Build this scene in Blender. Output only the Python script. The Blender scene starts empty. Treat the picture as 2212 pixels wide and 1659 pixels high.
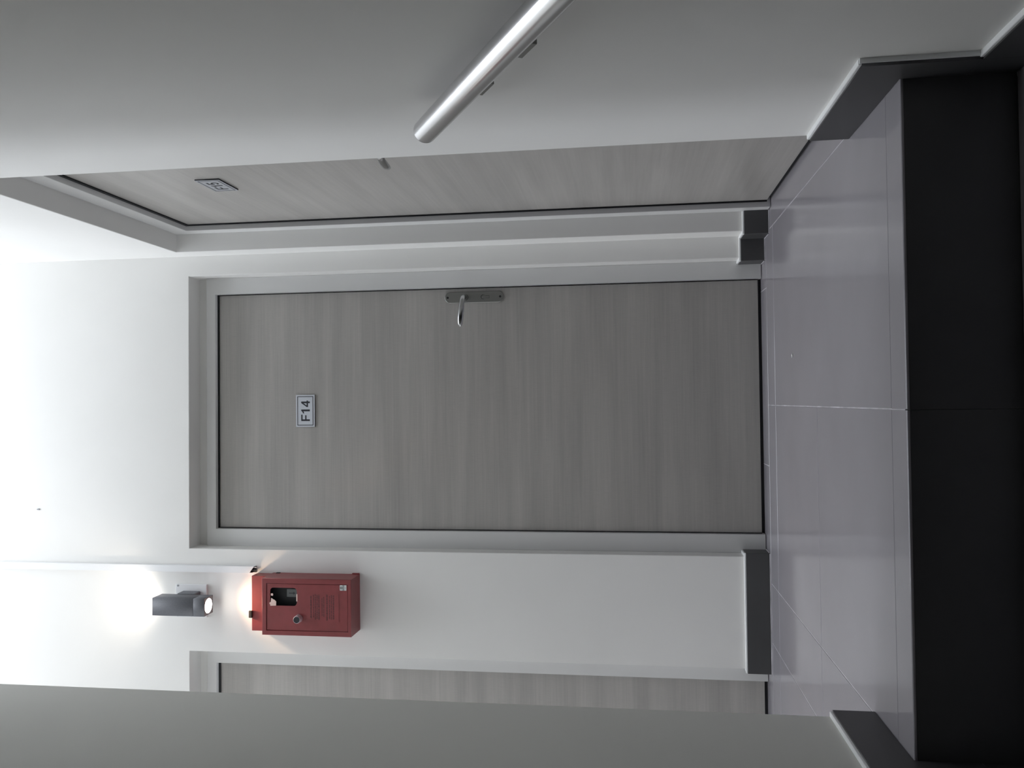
import bpy, bmesh, math, random
from mathutils import Matrix, Vector

random.seed(7)
S = bpy.context.scene
COL = S.collection

# ------------------------------------------------------------------ camera, world, light, exposure
F_PX, YAW, PITCH, ROLL = 1792.4, 0.0219, 0.1377, -0.0139
CAM = Vector((-0.0117, -1.5083, 0.4763))
cy_, sy_, cp_, sp_ = math.cos(YAW), math.sin(YAW), math.cos(PITCH), math.sin(PITCH)
fwd = Vector((sy_*cp_, cy_*cp_, sp_))
rgt = Vector((cy_, -sy_, 0))
upv = rgt.cross(fwd)
c_, s_ = math.cos(ROLL), math.sin(ROLL)
r2 = c_*rgt + s_*upv
u2 = -s_*rgt + c_*upv
cam = bpy.data.cameras.new('camera')
cam.sensor_fit = 'HORIZONTAL'
cam.sensor_width = 36.0
cam.lens = F_PX/2212*36.0
cam.clip_start = 0.01
camo = bpy.data.objects.new('camera', cam)
COL.objects.link(camo)
X, Y, Z = -u2, r2, -fwd            # the phone was held on its side
camo.matrix_world = Matrix(((X.x, Y.x, Z.x, CAM.x), (X.y, Y.y, Z.y, CAM.y), (X.z, Y.z, Z.z, CAM.z), (0, 0, 0, 1)))
S.camera = camo

SKY_X0, SKY_X1, SKY_Y0, SKY_Y1 = -1.25, 0.50, 0.22, 1.4388    # unseen ceiling opening, guessed and sized to light the landing
CEIL = 4.0
WIN_Y0, WIN_Y1, WIN_Z0, WIN_Z1 = 0.26, 1.05, 0.8, 3.1       # unseen window guessed at the corridor's far left end, sized for side light
XEND = -5.0
w = bpy.data.worlds.new('overcast_sky')
S.world = w
w.use_nodes = True
bg = w.node_tree.nodes['Background']
bg.inputs[0].default_value = (0.87, 0.92, 1.0, 1)
bg.inputs[1].default_value = 6.6
def portal(name, sx, sy, loc, rot):
    l = bpy.data.lights.new(name, 'AREA')
    l.shape = 'RECTANGLE'
    l.size, l.size_y = sx, sy
    l.cycles.is_portal = True
    o = bpy.data.objects.new(name, l)
    o.location, o.rotation_euler = loc, rot
    COL.objects.link(o)
portal('guessed_skylight_portal', SKY_X1-SKY_X0, SKY_Y1-SKY_Y0, ((SKY_X0+SKY_X1)/2, (SKY_Y0+SKY_Y1)/2, CEIL+0.19), (0, 0, 0))
portal('guessed_window_portal', WIN_Z1-WIN_Z0, WIN_Y1-WIN_Y0, (XEND-0.09, (WIN_Y0+WIN_Y1)/2, (WIN_Z0+WIN_Z1)/2), (0, -math.pi/2, 0))

S.view_settings.view_transform = 'Standard'
S.view_settings.look = 'None'
S.view_settings.gamma = 1
S.view_settings.exposure = 0.34
S.view_settings.use_curve_mapping = False
S.cycles.max_bounces = 14
S.cycles.diffuse_bounces = 10

# ------------------------------------------------------------------ materials
def mat(name, col, rough=0.5, metal=0.0, spec=0.5, emit=None, strength=0.0):
    m = bpy.data.materials.new(name)
    m.use_nodes = True
    b = m.node_tree.nodes['Principled BSDF']
    b.inputs['Base Color'].default_value = (*col, 1)
    b.inputs['Roughness'].default_value = rough
    b.inputs['Metallic'].default_value = metal
    b.inputs['Specular IOR Level'].default_value = spec
    if emit:
        b.inputs['Emission Color'].default_value = (*emit, 1)
        b.inputs['Emission Strength'].default_value = strength
    return m

def noise(m, scale=(1, 1, 1), nscale=8, detail=4, c0=None, c1=None, p0=0.3, p1=0.7, bump=0.0, dist=0.002, bump_scale=None, rough_var=0.0):
    nt = m.node_tree
    b = nt.nodes['Principled BSDF']
    tc = nt.nodes.new('ShaderNodeTexCoord')
    mp = nt.nodes.new('ShaderNodeMapping')
    mp.inputs['Scale'].default_value = scale
    n = nt.nodes.new('ShaderNodeTexNoise')
    n.inputs['Scale'].default_value = nscale
    n.inputs['Detail'].default_value = detail
    nt.links.new(tc.outputs['Object'], mp.inputs[0])
    nt.links.new(mp.outputs[0], n.inputs['Vector'])
    if c0:
        r = nt.nodes.new('ShaderNodeValToRGB')
        r.color_ramp.elements[0].position, r.color_ramp.elements[1].position = p0, p1
        r.color_ramp.elements[0].color, r.color_ramp.elements[1].color = (*c0, 1), (*c1, 1)
        nt.links.new(n.outputs['Fac'], r.inputs[0])
        nt.links.new(r.outputs[0], b.inputs['Base Color'])
    if bump:
        bp = nt.nodes.new('ShaderNodeBump')
        bp.inputs['Strength'].default_value = bump
        bp.inputs['Distance'].default_value = dist
        src = n
        if bump_scale:
            src = nt.nodes.new('ShaderNodeTexNoise')
            src.inputs['Scale'].default_value = bump_scale
            src.inputs['Detail'].default_value = 3
            nt.links.new(mp.outputs[0], src.inputs['Vector'])
        nt.links.new(src.outputs['Fac'], bp.inputs['Height'])
        nt.links.new(bp.outputs[0], b.inputs['Normal'])
    return m

M = {}
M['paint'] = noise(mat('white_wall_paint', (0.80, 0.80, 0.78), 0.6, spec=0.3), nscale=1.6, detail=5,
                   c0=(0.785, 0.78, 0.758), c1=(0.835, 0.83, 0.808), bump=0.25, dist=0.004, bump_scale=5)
M['paint_left_shaded'] = noise(mat('shade_tinted_wall_paint', (0.70, 0.70, 0.67), 0.6, spec=0.3), nscale=1.6, detail=5,
                        c0=(0.66, 0.66, 0.618), c1=(0.70, 0.70, 0.656), bump=0.25, dist=0.004, bump_scale=5)  # stairwell shade on the left wall, put into its paint colour
M['stair_dim'] = mat('bounce_cut_stairwell_paint', (0.28, 0.28, 0.27), 0.7)  # unseen stairwell surfaces darkened to cut bounced light
M['frame'] = noise(mat('grey_white_frame_paint', (0.70, 0.70, 0.69), 0.45), nscale=3, c0=(0.66, 0.66, 0.65), c1=(0.70, 0.70, 0.69))
M['tile'] = noise(mat('grey_porcelain_tile', (0.28, 0.28, 0.30), 0.13), nscale=2.2, detail=6,
                  c0=(0.308, 0.294, 0.318), c1=(0.354, 0.338, 0.366), bump=0.05, dist=0.001, bump_scale=6)
M['dark_tile'] = noise(mat('charcoal_porcelain_tile', (0.06, 0.06, 0.062), 0.45), nscale=5, c0=(0.055, 0.055, 0.057), c1=(0.068, 0.068, 0.07))
M['grout'] = noise(mat('pale_grout', (0.62, 0.60, 0.64), 0.8), nscale=14, c0=(0.35, 0.34, 0.36), c1=(0.66, 0.64, 0.68))
M['caulk'] = noise(mat('white_caulk', (0.85, 0.86, 0.86), 0.5), nscale=20, c0=(0.88, 0.89, 0.89), c1=(0.93, 0.94, 0.94))
M['black'] = mat('black_gap', (0.008, 0.009, 0.011), 0.6)
M['steel'] = noise(mat('brushed_stainless_steel', (0.66, 0.66, 0.67), 0.2, 1.0), nscale=9, c0=(0.64, 0.64, 0.65), c1=(0.68, 0.68, 0.69))
M['nickel'] = noise(mat('satin_nickel', (0.30, 0.30, 0.285), 0.42, 0.85), nscale=60, bump=0.02, dist=0.0003)
M['knob_metal'] = mat('satin_chrome', (0.85, 0.87, 0.92), 0.38, 0.8)
M['chrome'] = mat('polished_chrome', (0.45, 0.455, 0.46), 0.18, 1.0)
M['red'] = noise(mat('red_enamel', (0.16, 0.037, 0.04), 0.4), nscale=30, detail=3, c0=(0.205, 0.034, 0.036), c1=(0.238, 0.040, 0.043), bump=0.05, dist=0.0008, bump_scale=90)
M['red_print'] = mat('dark_print', (0.075, 0.024, 0.025), 0.6)
M['ink'] = mat('black_ink', (0.012, 0.013, 0.018), 0.5)
M['sign'] = mat('white_sign_plastic', (0.60, 0.625, 0.67), 0.4)
M['sign_shaded'] = mat('shade_tinted_sign_plastic', (0.40, 0.41, 0.43), 0.6)  # F15 plate's dimmer look at a grazing view, put into its colour
M['sign_edge'] = mat('dark_sign_backing', (0.03, 0.032, 0.036), 0.6)
M['lampgrey'] = noise(mat('dark_grey_lamp_enamel', (0.125, 0.13, 0.145), 0.5), nscale=200, detail=2, c0=(0.115, 0.12, 0.135), c1=(0.135, 0.14, 0.155))
M['lens'] = mat('lit_lamp_lens', (1, 1, 1), 0.3, emit=(1.0, 0.95, 0.88), strength=14)
M['white_plastic'] = mat('white_plastic', (0.80, 0.81, 0.82), 0.4)
M['label_grey'] = mat('grey_label', (0.085, 0.09, 0.088), 0.6)
M['sticker'] = mat('white_sticker', (0.60, 0.62, 0.61), 0.5)
M['sticker_grey'] = mat('grey_sticker_print', (0.27, 0.29, 0.29), 0.5)
M['paper'] = noise(mat('pale_pink_paper', (0.78, 0.57, 0.51), 0.8), nscale=60, c0=(0.76, 0.55, 0.49), c1=(0.84, 0.62, 0.56))
M['crumb'] = mat('white_crumb', (0.85, 0.85, 0.83), 0.8)
M['hole'] = mat('grey_screw_head', (0.32, 0.33, 0.35), 0.5)

def door_mat():
    # ash-grey laminate, grain running across the door, in soft staves with a fine linen cross hatch
    m = mat('grey_oak_laminate', (0.30, 0.29, 0.275), 0.33, spec=0.6)
    nt = m.node_tree
    L = nt.links.new
    b = nt.nodes['Principled BSDF']
    tc = nt.nodes.new('ShaderNodeTexCoord')
    def nz(scale, ns, det, dist=0.0):
        mp = nt.nodes.new('ShaderNodeMapping')
        mp.inputs['Scale'].default_value = scale
        n = nt.nodes.new('ShaderNodeTexNoise')
        n.inputs['Scale'].default_value = ns
        n.inputs['Detail'].default_value = det
        n.inputs['Distortion'].default_value = dist
        L(tc.outputs['Object'], mp.inputs[0])
        L(mp.outputs[0], n.inputs['Vector'])
        return n.outputs['Fac']
    staves = nz((1.1, 1.1, 16), 1.3, 2)
    streak = nz((1.2, 1.2, 60), 2.2, 5, 0.4)
    fine = nz((10, 10, 320), 2.0, 2)
    cross = nz((300, 300, 14), 2.0, 2)
    def mixv(a, c, f):
        x = nt.nodes.new('ShaderNodeMix')
        x.data_type = 'FLOAT'
        x.inputs[0].default_value = f
        L(a, x.inputs[2]); L(c, x.inputs[3])
        return x.outputs[0]
    v = mixv(mixv(mixv(staves, streak, 0.36), fine, 0.13), cross, 0.15)
    r = nt.nodes.new('ShaderNodeValToRGB')
    r.color_ramp.elements[0].position, r.color_ramp.elements[1].position = 0.34, 0.66
    r.color_ramp.elements[0].color = (0.335, 0.322, 0.303, 1)
    r.color_ramp.elements[1].color = (0.460, 0.442, 0.416, 1)
    L(v, r.inputs[0])
    L(r.outputs[0], b.inputs['Base Color'])
    return m
M['door'] = door_mat()

# ------------------------------------------------------------------ helpers
def link(name, me, m, parent=None):
    if m and not me.materials:
        me.materials.append(m)
    o = bpy.data.objects.new(name, me)
    COL.objects.link(o)
    if parent:
        o.parent = parent
        o.matrix_parent_inverse = parent.matrix_world.inverted()
    return o

def from_bm(name, bm, m, parent=None, smooth=False):
    me = bpy.data.meshes.new(name)
    bmesh.ops.recalc_face_normals(bm, faces=bm.faces)
    bm.to_mesh(me)
    bm.free()
    if smooth:
        for p in me.polygons:
            p.use_smooth = True
    return link(name, me, m, parent)

def bm_box(bm, a, b, bev=0.0, seg=1):
    lo = [min(p, q) for p, q in zip(a, b)]
    hi = [max(p, q) for p, q in zip(a, b)]
    r = bmesh.ops.create_cube(bm, size=1)
    for v in r['verts']:
        v.co = Vector([lo[i] if v.co[i] < 0 else hi[i] for i in range(3)])
    if bev:
        es = list({e for v in r['verts'] for e in v.link_edges})
        bmesh.ops.bevel(bm, geom=es, offset=bev, segments=seg, affect='EDGES', profile=0.5)

def box(name, a, b, m, parent=None, bev=0.0, seg=1):
    bm = bmesh.new()
    bm_box(bm, a, b, bev, seg)
    return from_bm(name, bm, m, parent)

def empty(name, loc, label=None, cat=None, group=None, kind=None):
    o = bpy.data.objects.new(name, None)
    o.empty_display_size = 0.1
    o.location = loc
    COL.objects.link(o)
    o.matrix_world = Matrix.Translation(loc)
    return tag(o, label, cat, group, kind)

def tag(o, label=None, cat=None, group=None, kind=None):
    for k, v in (('label', label), ('category', cat), ('group', group), ('kind', kind)):
        if v:
            o[k] = v
    return o

def plane_y(y):      # a plate seen from the stairs: x right, y up, z towards the viewer (-Y)
    return Matrix(((1, 0, 0, 0), (0, 0, -1, y), (0, 1, 0, 0), (0, 0, 0, 1)))
def plane_x(x):      # a plate facing -X: local x is -Y
    return Matrix(((0, 0, -1, x), (-1, 0, 0, 0), (0, 1, 0, 0), (0, 0, 0, 1)))
def plane_xp(x):     # a plate facing +X: local x is +Y
    return Matrix(((0, 0, 1, x), (1, 0, 0, 0), (0, 1, 0, 0), (0, 0, 0, 1)))

def plate(name, loops, depth, mtx, m, parent=None, bev=0.0, res=1):
    """Filled outline(s) (first loop, then holes) with thickness `depth` growing towards local +z from the plane."""
    cu = bpy.data.curves.new(name, 'CURVE')
    cu.dimensions = '2D'
    cu.fill_mode = 'BOTH'
    cu.extrude = max(depth/2-bev, 1e-5)
    cu.bevel_depth = bev
    cu.bevel_resolution = res
    cu.offset = -bev
    for lp in loops:
        sp = cu.splines.new('POLY')
        sp.points.add(len(lp)-1)
        for p, q in zip(sp.points, lp):
            p.co = (q[0], q[1], 0, 1)
        sp.use_cyclic_u = True
    tmp = bpy.data.objects.new('tmp', cu)
    COL.objects.link(tmp)
    bpy.context.view_layer.update()
    me = bpy.data.meshes.new_from_object(tmp.evaluated_get(bpy.context.evaluated_depsgraph_get()))
    bpy.data.objects.remove(tmp)
    bpy.data.curves.remove(cu)
    me.transform(mtx @ Matrix.Translation((0, 0, depth/2)))
    me.name = name
    me.materials.clear()
    bm = bmesh.new()
    bm.from_mesh(me)
    bmesh.ops.remove_doubles(bm, verts=bm.verts, dist=1e-6)
    bmesh.ops.recalc_face_normals(bm, faces=bm.faces)
    bm.to_mesh(me)
    bm.free()
    return link(name, me, m, parent)

def rrect(x0, y0, x1, y1, r, n=6):
    pts = []
    for cx, cy, a in ((x1-r, y1-r, 0), (x0+r, y1-r, 90), (x0+r, y0+r, 180), (x1-r, y0+r, 270)):
        for k in range(n+1):
            t = math.radians(a+90*k/n)
            pts.append((cx+r*math.cos(t), cy+r*math.sin(t)))
    return pts

def circ(cx, cy, r, n=28):
    return [(cx+r*math.cos(2*math.pi*k/n), cy+r*math.sin(2*math.pi*k/n)) for k in range(n)]

def tube(name, pts, radii, m, parent=None, n=28, squash=None, cap=True):
    """Round (or flattened: squash = (axis vector, factor)) tube through points."""
    bm = bmesh.new()
    rings = []
    pts = [Vector(p) for p in pts]
    for i, p in enumerate(pts):
        d = (pts[min(i+1, len(pts)-1)]-pts[max(i-1, 0)]).normalized()
        ref = Vector((0, 0, 1)) if abs(d.z) < 0.9 else Vector((1, 0, 0))
        a = d.cross(ref).normalized()
        b = d.cross(a).normalized()
        ring = []
        for k in range(n):
            t = 2*math.pi*k/n
            off = (a*math.cos(t)+b*math.sin(t))*radii[i]
            if squash:
                ax = Vector(squash[0]).normalized()
                off -= ax*off.dot(ax)*(1-squash[1])
            ring.append(bm.verts.new(p+off))
        rings.append(ring)
    for r0, r1 in zip(rings, rings[1:]):
        for k in range(n):
            f = bm.faces.new((r0[k], r0[(k+1) % n], r1[(k+1) % n], r1[k]))
            f.smooth = True
    if cap:
        bm.faces.new(rings[0][::-1])
        bm.faces.new(rings[-1])
        for ring in (rings[0], rings[-1]):
            for k in range(n):
                bm.edges.get((ring[k], ring[(k+1) % n])).smooth = False
    return from_bm(name, bm, m, parent)

def bevel_mod(o, w_, seg=2):
    md = o.modifiers.new('bevel', 'BEVEL')
    md.width = w_
    md.segments = seg
    md.limit_method = 'ANGLE'
    md.angle_limit = math.radians(40)

# ------------------------------------------------------------------ measures (metres, landing floor is z = 0)
YW = 1.4388           # back wall
XR, XL = 0.554, -0.643
YE, YP = 0.336, 1.347 # the opening of the side door in the right wall
YLE = 0.2247          # where the left stair wall ends
HEAD = 2.121
D1 = (-0.5512, 0.4792)
D2 = (-1.965, -0.935)
RISE, RUN = 0.19, 0.31
NSTEP = 7
LOW = -RISE*NSTEP-0.02
YBACK = -3.2

# ------------------------------------------------------------------ structure
o = plate('wall_back', [[(XEND, -0.05), (D2[0], -0.05), (D2[0], HEAD), (D2[1], HEAD), (D2[1], -0.05), (D1[0], -0.05), (D1[0], HEAD),
                         (D1[1], HEAD), (D1[1], -0.05), (XR+0.3, -0.05), (XR+0.3, CEIL+0.5), (XEND, CEIL+0.5)]], 0.18, plane_y(YW+0.18), M['paint'])
tag(o, kind='structure')
bevel_mod(o, 0.002)
box('wall_backing', (XEND, YW+0.18, -0.1), (XR+0.35, YW+0.26, CEIL+0.5), M['paint'])['kind'] = 'structure'
o = plate('wall_right', [[(-YBACK, LOW), (-YBACK, CEIL+0.3), (-YW, CEIL+0.3), (-YW, -0.05), (-YP, -0.05), (-YP, HEAD-0.003), (-YE, HEAD-0.003), (-YE, LOW)]],
          0.16, plane_x(XR+0.16), M['paint'])
tag(o, kind='structure')
bevel_mod(o, 0.002)
box('wall_right_backing', (XR+0.16, YBACK, LOW), (XR+0.24, YW+0.18, CEIL+0.3), M['paint'])['kind'] = 'structure'
bm = bmesh.new()
bm_box(bm, (XL-0.14, YBACK, LOW), (XL, YLE, CEIL), 0.002, 2)
o = from_bm('wall_left', bm, M['paint_left_shaded'])
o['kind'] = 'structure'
box('wall_corridor', (XEND, YLE-0.14, -0.1), (XL-0.1401, YLE, CEIL), M['paint'])['kind'] = 'structure'
plate('wall_corridor_end', [[(YLE-0.2, -0.1), (YW+0.2, -0.1), (YW+0.2, CEIL), (YLE-0.2, CEIL)], [(WIN_Y0, WIN_Z0), (WIN_Y1, WIN_Z0), (WIN_Y1, WIN_Z1), (WIN_Y0, WIN_Z1)]], 0.1, plane_xp(XEND-0.1), M['paint'])['kind'] = 'structure'
box('ceiling_stairs_light_block', (XL-0.05, YBACK, 2.4), (XR+0.05, 0.2, CEIL), M['stair_dim'])['kind'] = 'structure'  # unseen, set low to keep the skylight out of the stairwell
box('wall_stair_back', (XL-0.14, YBACK-0.1, LOW), (XR+0.2, YBACK, CEIL), M['stair_dim'])['kind'] = 'structure'
# ceiling with a guessed, unseen skylight opening over the landing
o = plate('ceiling', [[(XEND-0.1, YBACK-0.1), (XR+0.24, YBACK-0.1), (XR+0.24, YW+0.26), (XEND-0.1, YW+0.26)],
                      [(SKY_X0, SKY_Y0), (SKY_X0, SKY_Y1), (SKY_X1, SKY_Y1), (SKY_X1, SKY_Y0)]], 0.2, Matrix.Translation((0, 0, CEIL)), M['paint'])
o['kind'] = 'structure'

# floor: grout bed and single tiles with recessed joints
fl = empty('floor', (0, 0.8, 0), kind='structure')
box('grout_bed', (XEND, 0.012, -0.06), (XR+0.16, YW+0.18, -0.0012), M['grout'], fl)
J = 0.0015
def tile(x0, x1, y0, y1, j=J):
    box('tile', (x0+j, y0+j, -0.02), (x1-j, y1-j, 0.0), M['tile'], fl, bev=0.0008)
XJ = [-0.032, XR+0.0015]
tile(-0.032, XR+0.0015, 0.082, 1.276); tile(-0.032, XR+0.0015, 1.276, 1.413)
for a, b in ((0.082, 0.683), (0.683, 1.276), (1.276, 1.413)):
    tile(-0.638, -0.032, a, b)
for a, b in ((YLE, 0.683), (0.683, 1.276), (1.276, 1.413)):
    tile(-0.8385, -0.638, a, b)
    for k in range(7):
        tile(-0.8385-0.6*(k+1), -0.8385-0.6*k, a, b)
xs = [XR+0.0015, 0.37, -0.24, -0.85, -1.46, -2.06, -2.66, -3.26, -3.86, -4.46, XEND]
for a, b in zip(xs[1:], xs):
    tile(a, b, 1.413, YW+0.17)
tile(XR+0.0015, XR+0.155, YE, YP+0.02)

# staircase going down towards the viewer
st = empty('staircase', (0, 0, LOW), 'grey tiled stair flight descending from the landing edge, dark risers', 'stairs')
SX0, SX1 = XL+0.012, XR-0.012
def nosing(x0, x1, z, y0, y1):
    bm = bmesh.new()
    n = 8
    prof = [(y1, z), (y0+0.003, z)]
    for k in range(n+1):
        t = math.radians(90+90*k/n)
        prof.append((y0+0.003+0.003*math.cos(t), z-0.003+0.003*math.sin(t)))
    prof += [(y0, z-0.005), (y0+0.012, z-0.005), (y0+0.012, z-0.02), (y1, z-0.02)]
    ra = [bm.verts.new((x0, *p)) for p in prof]
    rb = [bm.verts.new((x1, *p)) for p in prof]
    bm.faces.new(ra); bm.faces.new(rb[::-1])
    for k in range(len(prof)):
        bm.faces.new((ra[k], ra[(k+1) % len(prof)], rb[(k+1) % len(prof)], rb[k]))
    return from_bm('nosing', bm, M['tile'], st)
for x0, x1 in ((SX0, -0.0335), (-0.0315, SX1)):
    nosing(x0, x1, 0.0, 0.0, 0.0815)
for k in range(NSTEP):
    z1 = -RISE*k
    y = -RUN*k
    for x0, x1 in ((SX0, -0.0326), (-0.0324, SX1)):
        box('riser', (x0, y+0.0005, z1-RISE), (x1, y+0.0115, z1-0.0053), M['dark_tile'], st, bev=0.0006)
    if k < NSTEP-1:
        for x0, x1 in ((SX0, -0.033), (-0.032, SX1)):
            box('tread', (x0, y-RUN+0.075, z1-RISE-0.02), (x1, y+0.0003, z1-RISE), M['tile'], st, bev=0.0006)
            nosing(x0, x1, z1-RISE, y-RUN, y-RUN+0.074)
box('core', (SX0, -RUN*(NSTEP-1)+0.023, LOW), (SX1, 0.3, LOW+0.1), M['dark_tile'], st)
for k in range(NSTEP):
    z1 = -RISE*k
    box('core', (SX0, -RUN*k+0.0221, LOW+0.1), (SX1, -RUN*(k-1)+0.0221, z1-(0.0205 if k else 0.061)), M['dark_tile'], st)
box('floor_lower', (XL, YBACK, LOW-0.1), (XR, -RUN*(NSTEP-1)+0.007, LOW+0.02), M['tile'])['kind'] = 'structure'

# skirting tiles with white caulk along their top edge
SH, ST = 0.081, 0.013
def skirt(parent, x0, x1, y0, y1, caulk=None, h=SH):
    box('skirting_tile', (x0, y0, 0.0005), (x1, y1, h), M['dark_tile'], parent, bev=0.0008)
    if caulk:       # a thin sloping bead between tile top and wall
        a, b = caulk
        bm = bmesh.new()
        bm_box(bm, a, b, 0.0015, 2)
        from_bm('caulk_bead', bm, M['caulk'], parent)
def bead(parent, a, b):
    bm = bmesh.new()
    bm_box(bm, a, b, 0.0008, 1)
    from_bm('caulk_bead', bm, M['grout'], parent)
def run_y(parent, x0, x1, y):          # on a wall facing -Y at y
    skirt(parent, x0, x1, y-ST, y, ((x0, y-0.0100, SH-0.001), (x1, y+0.001, SH+0.0055)))
    bead(parent, (x0, y-ST-0.0022, 0.0), (x1, y-ST+0.001, 0.0028))
def run_x(parent, y0, y1, x, s):       # on a wall facing s*X at x
    skirt(parent, x, x+s*ST, y0, y1, ((x-s*0.001, y0, SH-0.001), (x+s*0.0100, y1, SH+0.0055)))
    bead(parent, (x+s*(ST-0.001), y0, 0.0), (x+s*(ST+0.0022), y1, 0.0028))
FY = YW+0.066         # face of the recessed door frames
bb = empty('baseboard_back', (0.5, YW, 0), kind='structure')
run_y(bb, XR-ST, XR+0.066, YP)
run_x(bb, YP, YW-ST-0.0005, XR, -1)
run_y(bb, D1[1]-ST, XR, YW)
run_x(bb, YW, FY, D1[1], -1)
bb = empty('baseboard_back_left', (-0.75, YW, 0), kind='structure')
run_y(bb, D2[1]-ST, D1[0]+ST, YW)
run_x(bb, YW, FY, D1[0], 1)
run_x(bb, YW, FY, D2[1], -1)
bb = empty('baseboard_corridor', (-2.2, YW, 0), kind='structure')
run_y(bb, XEND, D2[0], YW)

def stair_skirt(name, xw, s, yend):
    p = empty(name, (xw, 0, 0), kind='structure')
    pm = plane_x(xw) if s < 0 else plane_xp(xw)
    sg = -1 if s < 0 else 1
    OUT = 0.068
    e = 0.0008
    for k in range(NSTEP-1):
        z, y = -RISE*k, -RUN*k
        yb = yend if k == 0 else y+RUN-OUT
        lp = [(yb, z+0.0005), (yb, z+SH), (y-OUT, z+SH), (y-OUT, z-RISE+SH+e), (y-0.0005, z-RISE+SH+e), (y-0.0005, z+0.0005)]
        plate('skirting_tile', [[(sg*a, b) for a, b in lp]], ST, pm, M['dark_tile'], p, bev=0.0006)
        # foot piece down to the next tread
        lp = [(y-OUT, z-RISE+0.0005), (y-OUT, z-RISE+SH), (y-0.0005, z-RISE+SH), (y-0.0005, z-RISE+0.0005)]
        plate('skirting_tile', [[(sg*a, b) for a, b in lp]], ST, pm, M['dark_tile'], p, bev=0.0006)
        ya = y-OUT if k == 0 else y-OUT
        bm = bmesh.new()
        bm_box(bm, (xw+s*0.0100, yb, z+SH-0.001), (xw-s*0.001, y-OUT, z+SH+0.0058), 0.0015, 2)
        from_bm('caulk_bead', bm, M['caulk'], p)
        bm = bmesh.new()
        bm_box(bm, (xw+s*0.008, y-OUT-0.0035, z-RISE+SH+0.004), (xw-s*0.001, y-OUT, z+SH+0.0045), 0.001, 2)
        from_bm('caulk_bead', bm, M['caulk'], p)
    return p
stair_skirt('baseboard_right', XR, -1, YE-0.003)
stair_skirt('baseboard_left', XL, 1, YLE)

# ------------------------------------------------------------------ doors
def handle_set(parent, pm, cx, zc, direction, off):
    """Long-plate lever handle; pm maps local (x, z) onto the leaf; lever points to `direction` along local x."""
    root = plate('handle_plate', [rrect(cx-0.0207, zc-0.111, cx+0.0207, zc+0.111, 0.0205, 8)], 0.006, pm, M['nickel'], parent, bev=0.0018)
    zl = zc+0.034
    T = lambda x, y, d: pm @ Vector((x, y, d))
    nrm = (pm.to_3x3() @ Vector((0, 0, 1)))
    upw = (pm.to_3x3() @ Vector((0, 1, 0)))
    tube('lever_rose', [T(cx, zl, 0.0055), T(cx, zl, 0.012)], [0.0125, 0.0105], M['nickel'], root, 24)
    s = direction
    path = [(0, 0.008, .0085), (0, 0.030, .0085), (0.002, 0.042, .0090), (0.008, 0.050, .0092), (0.020, 0.0545, .0092), (0.045, 0.056, .0105),
            (0.070, 0.056, .0112), (0.088, 0.055, .0106), (0.101, 0.053, .0088), (0.107, 0.052, .0068), (0.1105, 0.0517, .0042), (0.112, 0.0515, .0012)]
    tube('lever', [T(cx+s*a, zl+a*0.10, d) for a, d, r in path], [r for a, d, r in path], M['chrome'], root, 20, squash=(nrm, 0.62))
    # euro profile key hole
    ke = [(0.0085*math.cos(math.radians(t))+cx, zc-0.034+0.0085*math.sin(math.radians(t))) for t in range(-60, 241, 15)]
    ke = ke + [(cx-0.005, zc-0.058), (cx+0.005, zc-0.058)]
    plate('keyhole_gap', [ke], 0.0062, pm, M['black'], root)
    kx = [(cx+(a-cx)*0.82, (b-(zc-0.045))*0.90+zc-0.0455) for a, b in ke]
    plate('lock_cylinder', [kx], 0.0072, pm, M['nickel'], root, bev=0.0005)
    for dz in (0.1, -0.098):
        plate('screw_head', [circ(cx, zc+dz, 0.0042, 16)], 0.0066, pm, M['black'], root)
    return root

def door(name, pmf, x0, x1, head, in0, in1, inz, depth, gap, top_gap, bottom, seal, hseal):
    """x0..x1, head: the wall opening; in0..in1, inz: clear opening of the frame; depth: how far the frame lies behind the wall."""
    c = pmf(depth) @ Vector(((x0+x1)/2, 0, 0))
    r = empty(name, c, kind='structure')
    fhead = head
    if name != 'door_2':        # plastered strip between frame head and soffit
        fhead = inz+0.037
        plate('plaster_infill', [[(x0, fhead-0.01), (x1, fhead-0.01), (x1, head), (x0, head)]], 0.05, pmf(depth+0.016+0.05), M['paint'], r)
    fr = plate('door_frame', [[(x0, 0.002), (x0, fhead), (x1, fhead), (x1, 0.002), (in1, 0.002), (in1, inz), (in0, inz), (in0, 0.002)]], 0.075, pmf(depth+0.075), M['frame'], r, bev=0.0015)
    # slim bead round the frame's outer edge, where it meets the plaster
    # black rubber seal lying in the rebate against the leaf
    plate('rubber_seal', [[(in0, bottom), (in0, inz), (in1, inz), (in1, bottom), (in1-seal, bottom), (in1-seal, inz-hseal), (in0+seal, inz-hseal), (in0+seal, bottom)]], 0.0045, pmf(depth+0.0217), M['black'], r)
    lf = plate('door_leaf', [[(in0+gap, bottom), (in1-gap, bottom), (in1-gap, inz-top_gap), (in0+gap, inz-top_gap)]], 0.04, pmf(depth+0.022+0.04), M['door'], r, bev=0.001)
    plate('dark_gap_backing', [[(in0, 0.001), (in1, 0.001), (in1, inz), (in0, inz)]], 0.006, pmf(depth+0.071), M['black'], r)  # black sheet behind the leaf, painted shade for the gaps round it
    plate('bottom_gap_shade', [[(in0+gap, 0.0005), (in1-gap, 0.0005), (in1-gap, bottom), (in0+gap, bottom)]], 0.030, pmf(depth+0.060), M['black'], r)  # black strip painted in for the dark gap under the leaf
    return r, lf
pf = lambda d: plane_y(YW+d)
d1, leaf1 = door('door_1', pf, D1[0], D1[1], HEAD, -0.4858, 0.4157, 2.0485, 0.066, 0.0025, 0.006, 0.011, 0.0012, 0.0045)
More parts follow.
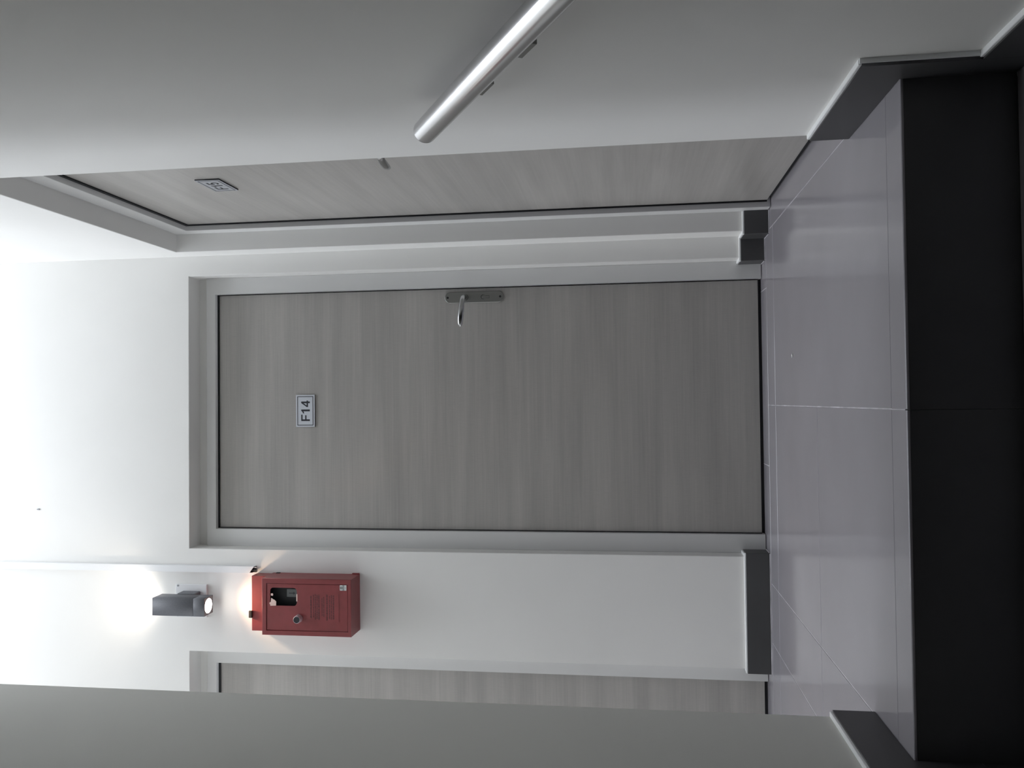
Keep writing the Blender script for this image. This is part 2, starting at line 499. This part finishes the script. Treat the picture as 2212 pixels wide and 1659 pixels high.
handle_set(d1, plane_y(YW+0.088), 0.3797, 1.035, -1, 0)
d3, leaf3 = door('door_3', pf, D2[0], D2[1], HEAD, -1.899, -0.998, 2.0485, 0.066, 0.0025, 0.006, 0.011, 0.0015, 0.008)
ps = lambda d: plane_x(XR+d)
d2, leaf2 = door('door_2', ps, -YP, -YE, HEAD-0.003, -YP+0.053, -YE-0.056, 2.050, 0.066, 0.006, 0.007, 0.013, 0.0045, 0.010)
handle_set(d2, plane_x(XR+0.088), -0.432, 1.030, -1, 0)

# ------------------------------------------------------------------ number plates on the doors
GL = {
 'F': [[(0, 0), (6.4, 0), (6.4, 13.6), (22, 13.6), (22, 18.8), (6.4, 18.8), (6.4, 29.2), (24.6, 29.2), (24.6, 34.5), (0, 34.5)]],
 '1': [[(7.6, 0), (14.7, 0), (14.7, 34.5), (9.4, 34.5), (7.6, 31.4), (4.6, 29.0), (0, 27.4), (0, 22.3), (4.2, 23.6), (7.6, 25.6)]],
 '4': [[(14.6, 0), (21.1, 0), (21.1, 7.4), (24.6, 7.4), (24.6, 12.9), (21.1, 12.9), (21.1, 34.5), (15.3, 34.5), (0, 12.7), (0, 7.4), (14.6, 7.4)],
       [(14.6, 12.9), (6.0, 12.9), (14.6, 25.4)]],
}
def five():
    pts = [(3.4, 34.5), (21.8, 34.5), (21.8, 29.0), (8.4, 29.0), (7.4, 22.0)]
    for a in range(115, -126, -15):
        pts.append((11.6+11.6*math.cos(math.radians(a)), 11.3+11.8*math.sin(math.radians(a))))
    pts += [(0.2, 7.2), (6.6, 8.2)]
    for a in range(-145, 131, 15):
        pts.append((11.4+5.4*math.cos(math.radians(a)), 11.2+6.3*math.sin(math.radians(a))))
    pts += [(6.2, 15.4), (0.6, 16.2)]
    return [pts]
GL['5'] = five()
def sign(name, chars, pm, cx, zc, label, face='sign'):
    W, H, T = 0.122, 0.0745, 0.004
    r = empty(name, pm @ Vector((cx, zc-H/2, 0)), label, 'sign', 'room number plates')
    x0, z0 = cx-W/2, zc-H/2
    B = lambda d: pm @ Matrix.Translation((0, 0, d))
    plate('backing', [[(x0, z0), (x0+W, z0), (x0+W, z0+H), (x0, z0+H)]], 0.0035, pm, M['sign_edge'], r)
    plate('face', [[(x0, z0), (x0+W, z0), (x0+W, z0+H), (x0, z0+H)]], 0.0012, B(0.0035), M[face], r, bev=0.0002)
    i, t = 0.0055, 0.0024
    q = lambda k: [(x0+k, z0+k), (x0+W-k, z0+k), (x0+W-k, z0+H-k), (x0+k, z0+H-k)]
    plate('border_line', [q(i), q(i+t)], 0.0003, B(0.0047), M['ink'], r)
    pos = {'F': 0.0223, '1': 0.0516, '2': 0.0757}
    for k, ch in enumerate(chars):
        sx = (0.0223, 0.0516, 0.0757)[k]
        loops = [[(x0+sx+a/1000, z0+0.0191+b/1000) for a, b in lp] for lp in GL[ch]]
        plate('numeral' if k else 'letter', loops, 0.0003, B(0.0047), M['ink'], r)
    return r
sign('room_sign', 'F14', plane_y(YW+0.088), -0.0370, 1.694, 'white number plate reading F14 at eye height on the middle grey door')
sign('room_sign', 'F15', plane_x(XR+0.088), -0.793, 1.671, 'white number plate reading F15 on the door in the right wall, seen edge on', 'sign_shaded')

# ------------------------------------------------------------------ red metal cabinet
bx0, bx1, bz0, bz1 = -0.838, -0.6355, 1.455, 1.7875
BD = 0.1
fb = empty('fire_cabinet', (-0.737, YW, bz0), 'red metal wall cabinet with small window and black knob, under the wall lamp', 'cabinet')
yf = YW-BD
wl = rrect(-0.7330, 1.6570, -0.6690, 1.7570, 0.012, 5)
# body: open-fronted shell
bm = bmesh.new()
t = 0.002
bm_box(bm, (bx0, yf+0.004, bz0), (bx0+t, YW, bz1), 0.0)
bm_box(bm, (bx1-t, yf+0.004, bz0), (bx1, YW, bz1), 0.0)
bm_box(bm, (bx0+t, yf+0.004, bz0), (bx1-t, YW, bz0+t), 0.0)
bm_box(bm, (bx0+t, yf+0.004, bz1-t), (bx1-t, YW, bz1), 0.0)
bm_box(bm, (bx0+t, YW-0.004, bz0+t), (bx1-t, YW-0.001, bz1-t), 0.0)
body = from_bm('body', bm, M['red'], fb)
plate('front_rim', [[(bx0, bz0), (bx1, bz0), (bx1, bz1), (bx0, bz1)], [(-0.8215, 1.4665), (-0.6535, 1.4665), (-0.6535, 1.7710), (-0.8215, 1.7710)]], 0.005, plane_y(yf+0.005), M['red'], fb, bev=0.0012)
dr = plate('cabinet_door', [[(-0.8200, 1.4680), (-0.6550, 1.4680), (-0.6550, 1.7695), (-0.8200, 1.7695)], wl], 0.004, plane_y(yf+0.0058), M['red'], fb, bev=0.0008)
plate('door_stop', [[(-0.8275, 1.4605), (-0.6475, 1.4605), (-0.6475, 1.7770), (-0.8275, 1.7770)], [(-0.8125, 1.4755), (-0.6625, 1.4755), (-0.6625, 1.7620), (-0.8125, 1.7620)]], 0.0015, plane_y(yf+0.0085), M['red'], fb)
box('interior', (-0.79, yf+0.03, 1.60), (-0.656, yf+0.034, 1.768), M['black'], fb)
box('interior_lining', (-0.736, yf+0.007, 1.651), (-0.666, yf+0.0295, 1.6545), M['black'], fb)
box('interior_lining', (-0.736, yf+0.007, 1.7585), (-0.666, yf+0.0295, 1.762), M['black'], fb)
box('interior_lining', (-0.6665, yf+0.007, 1.651), (-0.663, yf+0.0295, 1.762), M['black'], fb)
box('interior_lining', (-0.739, yf+0.007, 1.651), (-0.7355, yf+0.0295, 1.762), M['black'], fb)
lab = plate('window_label', [[(-0.7020, 1.6590), (-0.6745, 1.6590), (-0.6745, 1.6960), (-0.7020, 1.6960)]], 0.0006, plane_y(yf+0.0075), M['label_grey'], fb)
plate('arrow_mark', [[(-0.6885, 1.6635), (-0.6835, 1.6720), (-0.6870, 1.6720), (-0.6870, 1.6880), (-0.6900, 1.6880), (-0.6900, 1.6720), (-0.6935, 1.6720)]], 0.0003, plane_y(yf+0.0068), M['ink'], lab)
for sc in ([(-0.7340, 1.7560), (-0.7280, 1.7575), (-0.7265, 1.7600), (-0.7215, 1.7585), (-0.7205, 1.7545), (-0.7065, 1.7530), (-0.7060, 1.7505), (-0.7095, 1.7475), (-0.7120, 1.7410), (-0.7180, 1.7340), (-0.7330, 1.7345)],
           [(-0.6985, 1.7470), (-0.6975, 1.7535), (-0.6905, 1.7545), (-0.6890, 1.7480), (-0.6930, 1.7450)],
           [(-0.7165, 1.6545), (-0.7160, 1.6585), (-0.6905, 1.6580), (-0.6905, 1.6545)]):
    plate('torn_paper', [sc], 0.0006, plane_y(yf+0.0017), M['paper'], fb)
# printed lines, too small to read in the photograph
bm = bmesh.new()
def ink(x0, z0, x1, z1):
    vs = [bm.verts.new((x, yf+0.0015, z)) for x, z in ((x0, z0), (x1, z0), (x1, z1), (x0, z1))]
    bm.faces.new(vs)
rows = [(1.6015, 0.0048, -0.7745, -0.6935), (1.5925, 0.0034, -0.772, -0.691), (1.5860, 0.0034, -0.779, -0.689), (1.5795, 0.0034, -0.776, -0.690), (1.5720, 0.0046, -0.7795, -0.6905),
        (1.5610, 0.0034, -0.765, -0.699), (1.5545, 0.0034, -0.768, -0.697), (1.5420, 0.0046, -0.7815, -0.688), (1.5330, 0.0034, -0.776, -0.695), (1.5260, 0.0034, -0.778, -0.690), (1.5180, 0.0044, -0.777, -0.691)]
for z, h, xa, xb in rows:
    x = xa
    while x < xb-0.002:
        wlen = random.randint(3, 8)
        for k in range(wlen):
            lw = random.uniform(0.0009, 0.0017)
            if x+lw > xb:
                break
            a = random.choice((0, 0, 0, 0.25*h))
            ink(x, z+a*0.4, x+lw, z+h-a)
            x += lw+0.00045
        x += 0.0014
pr = from_bm('printed_text', bm, M['red_print'], fb)
box('raised_line', (-0.7875, yf+0.0005, 1.5005), (-0.6890, yf+0.0022, 1.5022), M['red'], fb, bev=0.0005)
# sticker low in the door's corner
stk = plate('sticker', [rrect(-0.6745, 1.4722, -0.6555, 1.4965, 0.0012, 3)], 0.0005, plane_y(yf+0.0017), M['sticker'], fb)
plate('sticker_print', [[(-0.6745, 1.4800), (-0.6555, 1.4800), (-0.6555, 1.4868), (-0.6745, 1.4868)]], 0.0002, plane_y(yf+0.0012), M['sticker_grey'], stk)
plate('sticker_mark', [circ(-0.6650, 1.4912, 0.0042, 20), circ(-0.6650, 1.4912, 0.0023, 20)], 0.0002, plane_y(yf+0.0011), M['ink'], stk)
plate('sticker_mark', [[(-0.6672, 1.4755), (-0.6655, 1.4755), (-0.6630, 1.4775), (-0.6650, 1.4775)]], 0.0002, plane_y(yf+0.0011), M['ink'], stk)
# knob
kx, kz = -0.7765, 1.6495
kn = tube('knob', [(kx, yf+0.002, kz), (kx, yf-0.004, kz), (kx, yf-0.018, kz), (kx, yf-0.0205, kz)], [0.0140, 0.0140, 0.0132, 0.0122], M['knob_metal'], fb, 32)
tube('knob_face', [(kx, yf-0.0204, kz), (kx, yf-0.0214, kz)], [0.0118, 0.0108], M['ink'], kn, 32)
# shallower box behind, showing above the door box
uz = 1.850
bk = box('back_box', (-0.8385, YW-0.05, bz1+0.0005), (-0.6383, YW-0.0005, uz), M['red'], fb, bev=0.0012)
tab = box('hanging_clip', (-0.7915, YW-0.057, uz-0.004), (-0.7650, YW-0.048, uz+0.010), M['black'], fb, bev=0.003, seg=2)
box('hinge', (bx1-0.0005, YW-0.014, 1.758), (bx1+0.002, YW-0.003, 1.773), M['black'], fb, bev=0.0006)
box('fixing_lug', (bx1-0.0005, YW-0.008, 1.4555), (bx1+0.004, YW-0.0005, 1.482), M['red'], fb, bev=0.0006)

# ------------------------------------------------------------------ wall lamp
LX0, LX1, LY0, LY1, LZ0, LZ1 = -0.7755, -0.7115, 1.325, 1.389, 2.001, 2.203
lm = empty('wall_lamp', (-0.743, YW, LZ0), 'dark grey square up-and-down wall lamp, lit, above the red cabinet', 'lamp')
bk = box('back_plate', (-0.807, YW-0.008, 2.0485), (-0.684, YW-0.0003, 2.172), M['white_plastic'], lm, bev=0.0012)
for sx, sz in ((-0.6895, 2.163), (-0.801, 2.163)):
    plate('screw_head', [circ(sx, sz, 0.0035, 14)], 0.0015, plane_y(YW-0.0078), M['hole'], bk)
box('arm', (-0.7755, LY1-0.001, 2.073), (-0.7085, YW-0.0075, 2.142), M['lampgrey'], lm, bev=0.002)
cxl, cyl = (LX0+LX1)/2, (LY0+LY1)/2
rL = 0.0268
def sleeve(z0, z1, lens_up):
    # square tube piece with a round hole down its length
    sq = [(LX0, LY0), (LX1, LY0), (LX1, LY1), (LX0, LY1)]
    return plate('housing', [sq, circ(cxl, cyl, rL, 32)], z1-z0, Matrix.Translation((0, 0, z0)), M['lampgrey'], lm, bev=0.0008)
sleeve(LZ0, 2.0445, False)
sleeve(2.0452, LZ1, True)
tube('lens', [(cxl, cyl, LZ0+0.0030), (cxl, cyl, LZ0+0.0008)], [rL-0.0003, rL-0.0010], M['lens'], lm, 32)
tube('lens', [(cxl, cyl, LZ1-0.010), (cxl, cyl, LZ1-0.006)], [rL-0.0003, rL-0.0010], M['lens'], lm, 32)
for zz, dn, en, colr, ang in ((LZ0-0.003, True, 6.0, (1.0, 0.66, 0.40), 112), (LZ1+0.003, False, 2.0, (1.0, 0.85, 0.70), 150)):
    sl = bpy.data.lights.new('lamp_bulb', 'SPOT')
    sl.energy = en
    sl.color = colr
    sl.spot_size = math.radians(ang)
    sl.spot_blend = 1.0
    sl.shadow_soft_size = 0.018
    so = bpy.data.objects.new('lamp_bulb', sl)
    so.location = (cxl, cyl, zz)
    if not dn:
        so.rotation_euler = (math.pi, 0, 0)
    COL.objects.link(so)
    so.parent = lm
    so.matrix_parent_inverse = lm.matrix_world.inverted()

# ------------------------------------------------------------------ cable trunking running up from the cabinet
tr = empty('cable_trunking', (-0.62, YW, 1.856), 'slim white cable trunking rising to the ceiling beside the lamp', 'trunking')
TX0, TX1, TY = -0.6365, -0.6115, YW-0.014
lid = plate('lid', [[(TX0, 1.8755), (TX1, 1.8570), (TX1, CEIL), (TX0, CEIL)]], 0.0016, plane_y(TY), M['white_plastic'], tr, bev=0.0003)
for xa, xb, zz in ((TX0, TX0+0.0015, 1.866), (TX1-0.0015, TX1, 1.8572)):
    box('side_wall', (xa, TY+0.0003, zz), (xb, YW-0.0003, CEIL), M['white_plastic'], tr)
box('channel_base', (TX0+0.0016, YW-0.0022, 1.8535), (TX1-0.0016, YW-0.0002, CEIL), M['sign_edge'], tr)  # dark colour stands for shade inside the hollow trunking
tube('cable', [(-0.6165, YW-0.006, 1.8515), (-0.6165, YW-0.006, 2.05)], [0.0024, 0.0024], M['white_plastic'], tr, 12)
tube('cable', [(-0.6260, YW-0.006, 1.8515), (-0.6260, YW-0.006, 2.05)], [0.003, 0.003], M['ink'], tr, 12)

# ------------------------------------------------------------------ handrail
hx = 0.497
P1 = Vector((hx, 0.003, 0.8466))
P0 = Vector((hx, -0.471, 0.5655))
dv = (P1-P0).normalized()
R_ = 0.0222
hr = empty('handrail', (hx, -0.3, 0.66), 'brushed steel handrail tube sloping down along the right stair wall', 'handrail')
A = P1
tube('rail', [A-dv*1.75, A-dv*0.004], [R_, R_], M['steel'], hr, 48)
tube('end_cap', [A-dv*0.0039, A-dv*0.001, A], [R_, R_-0.0008, R_-0.003], M['steel'], hr, 48)
nd = Vector((0, dv.z, -dv.y))       # square to the rail, downwards
if nd.z > 0:
    nd = -nd
for dist, th in ((0.268, 0.0028), (0.425, 0.0050), (1.25, 0.0050)):
    c = A-dv*dist
    bm = bmesh.new()
    bm_box(bm, (-0.012, -0.026, -th), (0.012, 0.026, 0.004), 0.001, 1)
    rot = Matrix((( 1, 0, 0), (0, dv.y, -nd.y), (0, dv.z, -nd.z))).to_4x4()
    bmesh.ops.transform(bm, matrix=Matrix.Translation(c+nd*R_) @ rot, verts=bm.verts)
    br = from_bm('bracket', bm, M['nickel'], hr)
    q = c+nd*(R_+0.001)
    tube('bracket_arm', [q, q+Vector((XR-hx+0.004, 0, 0))], [0.004, 0.004], M['steel'], br, 16)

# ------------------------------------------------------------------ small things
bm = bmesh.new()
bmesh.ops.create_icosphere(bm, subdivisions=2, radius=0.004)
for v in bm.verts:
    v.co = Vector((v.co.x*1.5, v.co.y*0.8, v.co.z*0.5))*(1+random.uniform(-0.25, 0.25))
    v.co += Vector((0.1137, 0.9771, 0.0022))
tag(from_bm('paper_crumb', bm, M['crumb']), 'tiny white crumb lying on the grey floor tile before the middle door', 'crumb')
bm = bmesh.new()
bmesh.ops.create_cone(bm, cap_ends=True, segments=14, radius1=0.0045, radius2=0.0035, depth=0.004,
                      matrix=Matrix.Translation((-0.408, YW-0.002, 2.7454)) @ Matrix.Rotation(math.radians(90), 4, 'X') @ Matrix.Diagonal((0.7, 1.6, 1, 1)))
tag(from_bm('nail_head', bm, M['hole']), 'small grey nail head high on the white wall above the middle door', 'nail')
